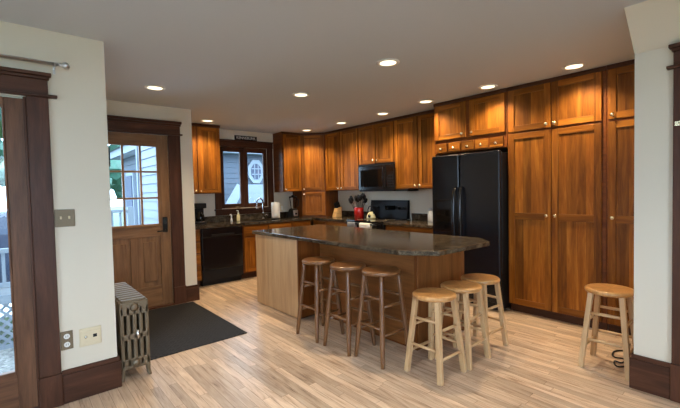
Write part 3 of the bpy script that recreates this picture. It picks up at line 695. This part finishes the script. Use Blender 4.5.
# ------------------------------------------------------------------ ceiling lights
cans = [((1.149, 4.207), 'near the entry door'), ((2.261, 5.658), 'before the cabinet left of the sink window'), ((2.517, 3.589), 'above the far end of the island'), ((2.498, 2.256), 'above the near end of the island, largest of all'),
        ((4.03, 5.60), 'in front of the diagonal corner cabinet'), ((4.07, 4.70), 'between the corner cabinet and the microwave'), ((4.08, 3.80), 'just right of the microwave'), ((3.975, 2.973), 'at the left edge of the fridge cabinet'), ((3.967, 2.143), 'at the right end of the fridge cabinet'), ((3.957, 1.302), 'in front of the tall pantry')]
first = None
for (x, y), where in cans:
    lab = 'round recessed ceiling light '+where
    if first is None:
        c = first = thing('ceiling_light', lab, 'light', (0, 0, 0), 'recessed ceiling lights')
        MB().lathe([(.072, -.0005), (.098, -.0005), (.100, -.004), (.096, -.008), (.078, -.011), (.070, -.008)], (0, 0, 0), 36, 2, False).build('trim_ring', 'white', c, local=True)
        MB().lathe([(.071, -.003), (.071, -.006), (.01, -.006)], (0, 0, 0), 36).build('bulb', 'lamp', c, local=True)
        c.location = (x, y, ZC)
        L = bpy.data.lights.new('ceiling_lamp', 'SPOT'); L.energy = CAN_W; L.color = CAN_COL; L.spot_size = math.radians(126); L.spot_blend = .8; L.shadow_soft_size = .05
        lo = bpy.data.objects.new('lamp_source', L); COL.objects.link(lo); lo.parent = c; lo.location = (0, 0, -.02)
    else: copy_thing(first, (x, y, ZC), lab)

# ------------------------------------------------------------------ things on the counters
zc = .9125
c = thing('coffee_maker', 'black coffee maker on the counter left of the dishwasher end', 'coffee maker', (2.24, 6.06, zc))
MB().box(2.155, 2.325, 5.97, 6.17, zc, zc+.035).box(2.155, 2.325, 6.09, 6.17, zc+.035, zc+.25).box(2.155, 2.325, 5.97, 6.17, zc+.25, zc+.33).build('body', 'black_matte', c, .01)
MB().lathe([(.05, .04), (.062, .06), (.066, .11), (.055, .16), (.042, .185), (.044, .20)], (2.24, 6.03, zc), 24).build('carafe', 'glass_dark', c)
MB().tube([(2.24, 5.97, zc+.07), (2.24, 5.93, zc+.09), (2.24, 5.93, zc+.16), (2.24, 5.98, zc+.18)], .009).build('carafe_handle', 'black_matte', c)
MB().lathe([(.06, .036), (.06, .040), (.01, .040)], (2.24, 6.03, zc), 24).build('hot_plate', 'steel', c)
c = thing('soap_sprayer', 'small white hooked sink sprayer left of the soap bottle', 'sprayer', (2.80, 6.12, zc))
MB().lathe([(.022, 0), (.018, .02), (.014, .05)], (2.80, 6.12, zc), 18).tube([(2.80, 6.12, zc+.04), (2.80, 6.12, zc+.10), (2.785, 6.11, zc+.118), (2.765, 6.10, zc+.11)], .012).build('body', 'white', c)
c = thing('soap_bottle', 'cream soap pump bottle right of the white sink sprayer', 'soap bottle', (2.93, 6.13, zc))
MB().lathe([(.028, 0), (.030, .01), (.030, .09), (.020, .11), (.012, .12)], (2.93, 6.13, zc), 20).build('bottle', 'cream', c)
MB().tube([(2.93, 6.13, zc+.12), (2.93, 6.13, zc+.175), (2.90, 6.12, zc+.178)], .007).lathe([(.014, .118), (.014, .14)], (2.93, 6.13, zc), 16).build('pump', 'white', c)
c = thing('paper_towel_holder', 'white paper towel roll standing right of the faucet', 'paper towel', (3.66, 6.12, zc))
MB().lathe([(.020, .015), (.074, .015), (.076, .02), (.076, .285), (.072, .29), (.020, .29)], (3.66, 6.12, zc), 30).build('roll', 'paper', c)
MB().lathe([(.085, 0), (.085, .01), (.01, .014)], (3.66, 6.12, zc), 28).lathe([(.007, .012), (.007, .315), (.013, .32), (.010, .336), (.002, .34)], (3.66, 6.12, zc), 14).build('stand', 'steel', c)
c = thing('blender', 'countertop blender left of the corner cabinet', 'blender', (4.0, 6.05, zc))
MB().rings([[(4.0-a, 6.05-a, z), (4.0+a, 6.05-a, z), (4.0+a, 6.05+a, z), (4.0-a, 6.05+a, z)] for a, z in ((.08, zc), (.082, zc+.02), (.066, zc+.13), (.05, zc+.165))], True, False).build('motor_base', 'black_matte', c, .008)
MB().box(3.955, 4.045, 5.968, 5.985, zc+.02, zc+.135).build('front_panel', 'steel', c, .004)
MB().lathe([(.02, -.0), (.018, -.018), (.004, -.02)], (4.0, 5.968, zc+.07), 18, 1).build('dial', 'black_matte', c)
MB().lathe([(.048, .165), (.05, .19), (.068, .36), (.07, .37)], (4.0, 6.05, zc), 24).build('jar', 'glass', c)
MB().lathe([(.072, .37), (.072, .39), (.03, .395), (.028, .415), (.01, .416)], (4.0, 6.05, zc), 24).build('lid', 'black_matte', c)
MB().tube([(4.06, 6.03, zc+.34), (4.10, 6.02, zc+.33), (4.10, 6.02, zc+.22), (4.055, 6.03, zc+.20)], .008).build('handle', 'black_matte', c)
c = thing('knife_block', 'light wood knife block right of the corner cabinet', 'knife block', (4.52, 5.40, zc))
mk = Matrix.Translation((4.52, 5.40, zc)) @ Matrix.Rotation(-.25, 4, 'Y')
b = MB(); b.prism([(-.075, 0), (.075, 0), (.085, .19), (-.02, .155)], -.05, .05, Matrix(((1, 0, 0, 4.52), (0, 0, 1, 5.40), (0, 1, 0, zc), (0, 0, 0, 1)))); b.build('block', 'block', c, .004)
b = MB()
for i, (dx, dy, h) in enumerate(((0, -.032, .09), (.0, 0, .10), (0, .032, .09), (.05, -.03, .10), (.05, .0, .12), (.05, .03, .10))):
    p = Vector((4.52+dx, 5.40+dy, zc+.16+dx*.3)); b.bar(p, p+Vector((-.35*h, 0, h)), .024, .014, .9)
b.build('knife_handle', 'black_matte', c, .003)
c = thing('utensil_crock', 'red crock of black cooking utensils left of the range', 'utensil crock', (4.50, 4.79, zc))
MB().lathe([(.074, 0), (.080, .004), (.083, .18), (.081, .184), (.074, .18), (.072, .02), (.01, .02)], (4.5, 4.79, zc), 28).build('crock', 'red', c)
random.seed(3)
for k in range(10):
    a = 2*PI*k/10+.3; r0, r1 = .03, .06+.06*random.random(); h = .25+.09*random.random()
    p = Vector((4.5+r0*math.cos(a), 4.79+r0*math.sin(a), zc+.03)); q = Vector((4.5+r1*math.cos(a), 4.80+r1*math.sin(a), zc+h)); dv = (q-p).normalized()
    b = MB(); b.tube([p, q], .006, 8); side = dv.cross(Vector((1, 0, .2))).normalized(); nrm = dv.cross(side)
    wd = .034+.014*random.random(); ln = .085+.02*random.random(); R = []
    for t, wf in ((-.02, .25), (.0, .6), (.3, 1.), (.7, 1.), (1., .55)):
        cc = q+dv*ln*t; R.append([cc+side*wd*wf+nrm*.004, cc+side*wd*wf-nrm*.004, cc-side*wd*wf-nrm*.004, cc-side*wd*wf+nrm*.004])
    b.rings(R, True, True); b.build('utensil', 'steel' if k == 2 else 'black_matte', c)
c = thing('kettle', 'cream kettle with black handle on the range back burner', 'kettle', (4.5, 4.50, .918))
MB().lathe([(.068, 0), (.075, .01), (.072, .04), (.052, .085), (.03, .112), (.02, .117)], (4.5, 4.50, .918), 28).build('body', 'cream', c)
MB().lathe([(.03, .117), (.028, .125), (.008, .128), (.012, .14), (.004, .148)], (4.5, 4.5, .918), 18).build('lid', 'black_matte', c)
MB().tube([(4.5, 4.435, 1.00), (4.5, 4.43, 1.06), (4.5, 4.455, 1.11), (4.5, 4.50, 1.125), (4.5, 4.545, 1.11), (4.5, 4.57, 1.06), (4.5, 4.565, 1.00)], .009).build('handle', 'black_matte', c)
MB().tube([(4.44, 4.46, .98), (4.40, 4.43, 1.0), (4.375, 4.41, 1.025)], [.018, .013, .010]).build('spout', 'cream', c)
MB().lathe([(.03, 0), (.03, .003), (.004, .004)], (4.426, 4.47, .965), 10, 0).build('spot', 'black_matte', c)
c = thing('canister', 'white glass jar on the counter beside the refrigerator', 'jar', (4.62, 3.39, zc))
MB().lathe([(.045, 0), (.048, .006), (.048, .13), (.04, .15), (.036, .16)], (4.62, 3.39, zc), 24).build('jar', 'white', c)
MB().lathe([(.038, .158), (.038, .185), (.03, .19), (.012, .192), (.012, .2), (.002, .205)], (4.62, 3.39, zc), 20).build('lid', 'steel', c)
def outlet(label, m, u, v):
    c = thing('power_outlet', label, 'outlet', m @ Vector((u, v, 0)))
    MB().box(u-.036, u+.036, v-.06, v+.06, .0, .006, 1, m).build('plate', 'ivory', c, .002)
    MB().box(u-.017, u+.017, v-.045, v-.006, .005, .008, 1, m).box(u-.017, u+.017, v+.006, v+.045, .005, .008, 1, m).build('receptacle', 'white', c, .002)
c = thing('power_outlet', 'ivory double outlet plate between paper towel and blender', 'outlet', (3.88, YS-.001, 1.09))
mo = FB(YS-.001); MB().box(3.80, 3.925, 1.03, 1.15, 0, .006, 1, mo).build('plate', 'ivory', c, .002); MB().box(3.815, 3.85, 1.05, 1.13, .005, .009, 1, mo).box(3.875, 3.91, 1.05, 1.13, .005, .009, 1, mo).build('receptacle', 'white', c, .002)
outlet('ivory outlet on the wall behind the red utensil crock', FR(XR-.001), 4.86, 1.17)

# sign on the window header
c = thing('wall_sign', 'small black sign with white lettering above the sink window', 'sign', (3.18, YS-.02, 2.313))
MB().box(2.972, 3.395, YS-.026, YS-.008, 2.3135, 2.392).build('board', 'black_matte', c, .002)
fc = bpy.data.curves.new('lettering', 'FONT'); fc.body = 'KENNEBUNK'; fc.size = .066; fc.align_x = 'CENTER'; fc.align_y = 'CENTER'; fc.extrude = .001
fo = bpy.data.objects.new('lettering_tmp', fc); COL.objects.link(fo)
me = bpy.data.meshes.new_from_object(fo.evaluated_get(bpy.context.evaluated_depsgraph_get())); bpy.data.objects.remove(fo)
me.materials.clear(); me.materials.append(M['letter'])
xs = [v.co.x for v in me.vertices]; k = .365/(max(xs)-min(xs))
me.transform(Matrix.Translation((3.1835-3.18, -.0075, 2.352-2.313)) @ Matrix.Rotation(PI/2, 4, 'X') @ Matrix.Diagonal((k, .98, 1, 1)))
lt = bpy.data.objects.new('lettering', me); COL.objects.link(lt); lt.parent = c

# cable by the lone stool
ctl = [Vector(p+(.008,)) for p in [(4.014, 0.889), (3.844, 0.878), (3.791, 0.914), (3.739, 0.936), (3.653, 0.925), (3.619, 0.893), (3.637, 0.851), (3.598, 0.825), (3.543, 0.841), (3.541, 0.88), (3.478, 0.867), (3.448, 0.838), (3.486, 0.803)]]
b = MB(); pts = []
for i in range(len(ctl)-1):
    a, p, q, d = ctl[max(i-1, 0)], ctl[i], ctl[i+1], ctl[min(i+2, len(ctl)-1)]
    for k in range(6):
        t = k/6; pts.append(.5*((2*p)+(q-a)*t+(2*a-5*p+4*q-d)*t*t+(3*p-a-3*q+d)*t*t*t))
b.tube(pts, .006, 8); tag(b.build('coiled_cable', 'cable'), 'black cable curled on the floor behind the lone stool', 'cable')

# ------------------------------------------------------------------ outdoors
GZ = -.32
struct(slab('ground', [(-45, 45, 6.6, 70, GZ-.2, GZ), (-45, 1.6, 3.4, 6.6, GZ-.2, GZ), (4.95, 45, -20, 6.6, GZ-.2, GZ), (-45, -3.75, -20, 3.4, GZ-.2, GZ), (-3.75, 4.95, -40, -3.45, GZ-.2, GZ)], 'grass'))
struct(slab('bounce_pad', [(-.6, 2.2, 7.3, 11.5, GZ, GZ+.02)], 'concrete'))  # pale pad added outside to bounce daylight onto the alcove ceiling
struct(slab('gravel_path', [(-3, .36, 3.4, 5.9, GZ, GZ+.01)], 'gravel'))
def siding(b, x0, x1, y, z0, z1, rev=.11, ax='x', d=-1):
    z = z0
    while z < z1-1e-3:
        h = min(rev, z1-z)
        if ax == 'x': R = [[(x0, y, z), (x0, y+d*.022, z), (x0, y+d*.006, z+h), (x0, y, z+h)], [(x1, y, z), (x1, y+d*.022, z), (x1, y+d*.006, z+h), (x1, y, z+h)]]
        else: R = [[(y, x0, z), (y+d*.022, x0, z), (y+d*.006, x0, z+h), (y, x0, z+h)], [(y, x1, z), (y+d*.022, x1, z), (y+d*.006, x1, z+h), (y, x1, z+h)]]
        b.rings(R, True, False); z += h
    return b
b = MB(); siding(b, 5.215, 6.50, XE-.27, GZ, 2.7, .125, 'y', -1); b.box(XE-.33, XE-.25, 6.48, 6.56, GZ, 2.7)
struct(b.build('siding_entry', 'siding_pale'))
# garage behind the sink window, its side seen through the entry door
c = thing('garage', 'blue grey sided garage with white octagonal window behind the sink', 'building', (4.6, 10.3, GZ))
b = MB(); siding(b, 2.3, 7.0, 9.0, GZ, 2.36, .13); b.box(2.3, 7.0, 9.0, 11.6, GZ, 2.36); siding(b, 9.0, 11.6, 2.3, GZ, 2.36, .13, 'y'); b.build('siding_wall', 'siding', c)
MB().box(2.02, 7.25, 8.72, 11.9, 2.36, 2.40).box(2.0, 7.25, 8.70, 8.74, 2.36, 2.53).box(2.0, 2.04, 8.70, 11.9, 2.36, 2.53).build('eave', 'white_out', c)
b = MB(); b.rings([[(1.95, 8.66, 2.53), (7.3, 8.66, 2.53), (7.3, 11.95, 2.53), (1.95, 11.95, 2.53)], [(3.6, 10.25, 3.35), (5.7, 10.25, 3.35), (5.7, 10.35, 3.35), (3.6, 10.35, 3.35)]], True, False); b.build('roof', 'roof', c)
def octa(cx, cz, r, y0, y1):
    return [[(cx+.72*r*math.cos(PI/8+k*PI/4), y, cz+r*math.sin(PI/8+k*PI/4)) for k in range(8)] for y in (y0, y1)]
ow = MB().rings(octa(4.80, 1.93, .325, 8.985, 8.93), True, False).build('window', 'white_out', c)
MB().rings(octa(4.80, 1.93, .215, 8.935, 8.922), True, False).build('pane', 'navy', ow)
b = MB()
for dx in (-.05, .05): b.box(4.80+dx-.009, 4.80+dx+.009, 8.91, 8.925, 1.74, 2.12)
for dz in (-.07, .07): b.box(4.665, 4.935, 8.91, 8.925, 1.93+dz-.011, 1.93+dz+.011)
b.build('muntin', 'white_out', ow)
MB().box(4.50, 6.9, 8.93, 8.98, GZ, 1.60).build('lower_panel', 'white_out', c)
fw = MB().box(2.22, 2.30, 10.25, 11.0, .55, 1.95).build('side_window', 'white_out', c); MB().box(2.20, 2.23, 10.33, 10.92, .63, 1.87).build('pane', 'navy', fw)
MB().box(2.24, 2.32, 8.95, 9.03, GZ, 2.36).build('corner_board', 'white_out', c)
tag(MB().bar((2.80, 8.2, GZ), (4.20, 8.6, 1.55), .22, .05, 1., Vector((1, 0, .0))).build('leaning_board', 'white_out', None, .01), 'white board leaning outside the sink window', 'board')
def railing(name, label, x0, x1, y, z0, z1, mat, step=.12):
    c = thing(name, label, 'railing', ((x0+x1)/2, y, z0))
    MB().box(x0, x1, y-.035, y+.035, z1-.05, z1, 0).box(x0, x1, y-.02, y+.02, z0+.08, z0+.13, 0).build('rail', mat, c)
    x = x0+step/2
    while x < x1: MB().box(x-.016, x+.016, y-.016, y+.016, z0+.1, z1-.04).build('baluster', mat, c); x += step
    for x in (x0, x1): MB().box(x-.045, x+.045, y-.045, y+.045, z0, z1+.04).build('post', mat, c)
    return c
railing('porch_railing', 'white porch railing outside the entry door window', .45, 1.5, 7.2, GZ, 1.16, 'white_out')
struct(slab('porch_floor', [(.38, 1.5, 5.22, 7.1, GZ, -.1)], 'concrete'))
c = thing('thermometer', 'slim dark gauge outside the left door pane', 'thermometer', (.80, 5.215, 1.8))
MB().box(.858, .884, 5.125, 5.14, 1.73, 1.955).build('case', 'black_matte', c, .004)
MB().box(.867, .875, 5.1225, 5.126, 1.76, 1.93).build('scale', 'black', c)
# back deck seen through the patio door
c = thing('back_deck', 'raised grey deck with white lattice skirt outside patio door', 'deck', (-.4, 6.6, GZ))
MB().box(-1.6, .3, 5.75, 7.6, .24, .30, 0).build('deck_boards', 'deck_grey', c)
b = MB()
for k in range(-6, 24):
    x = -1.6+k*.1
    for s in (1, -1):
        p, q = Vector((x, 5.74+.006*s, GZ)), Vector((x+s*.56, 5.74+.006*s, .24))
        b.bar(p, q, .03, .008, 1., Vector((1, 0, 0)))
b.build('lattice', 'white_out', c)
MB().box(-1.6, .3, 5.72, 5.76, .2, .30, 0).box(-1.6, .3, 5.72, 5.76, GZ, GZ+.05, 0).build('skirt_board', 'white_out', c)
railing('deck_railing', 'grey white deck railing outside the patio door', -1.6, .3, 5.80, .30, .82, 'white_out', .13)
c = thing('covered_grill', 'navy covered grill standing on the back deck', 'grill', (-.25, 6.5, .30))
MB().rings([[(-.65, 6.25, .30), (.1, 6.25, .30), (.1, 6.8, .30), (-.65, 6.8, .30)], [(-.68, 6.22, .95), (.13, 6.22, .95), (.13, 6.83, .95), (-.68, 6.83, .95)], [(-.5, 6.3, 1.22), (-.02, 6.3, 1.22), (-.02, 6.75, 1.22), (-.5, 6.75, 1.22)]], True, False).build('cover', 'navy', c, .03)
def tree(label, x, y, h, r, mat, seed):
    random.seed(seed); c = thing('tree', label, 'tree', (x, y, GZ), 'trees beyond the lawn')
    MB().tube([(x, y, GZ), (x+.1, y, h*.3), (x, y+.1, h*.7)], [.22, .16, .07], 10).build('trunk', 'bark', c)
    bm = bmesh.new(); 
    for k in range(70):
        a = random.random()*2*PI; t = random.random(); rr = r*(1-.55*t)*math.sqrt(random.random())
        ctr = Vector((x+rr*math.cos(a), y+rr*math.sin(a), h*.22+h*.75*t)); s = r*(.12+.14*random.random())
        g = bmesh.ops.create_icosphere(bm, subdivisions=2, radius=s, matrix=Matrix.Translation(ctr))
        for v in g['verts']: v.co += (v.co-ctr)*(random.random()*.55-.2)
    bmesh.ops.translate(bm, vec=-Vector((x, y, GZ)), verts=bm.verts)
    me = bpy.data.meshes.new('crown'); bm.to_mesh(me); bm.free(); me.materials.append(M[mat]); o = bpy.data.objects.new('crown', me); COL.objects.link(o); o.parent = c
tree('bushy tree left of the garage seen through the entry door', 2.15, 15.5, 6.5, 1.7, 'leaf2', 1)
tree('tall tree behind the garage roof', 5.6, 20.5, 8.5, 2.0, 'leaf', 2)
tree('deep green tree seen through the patio door glass', -1.6, 20, 8, 2.2, 'leaf2', 3)
tree('pale green tree farthest beyond the lawn behind patio glass', .9, 30, 8.5, 2.6, 'leaf3', 4)
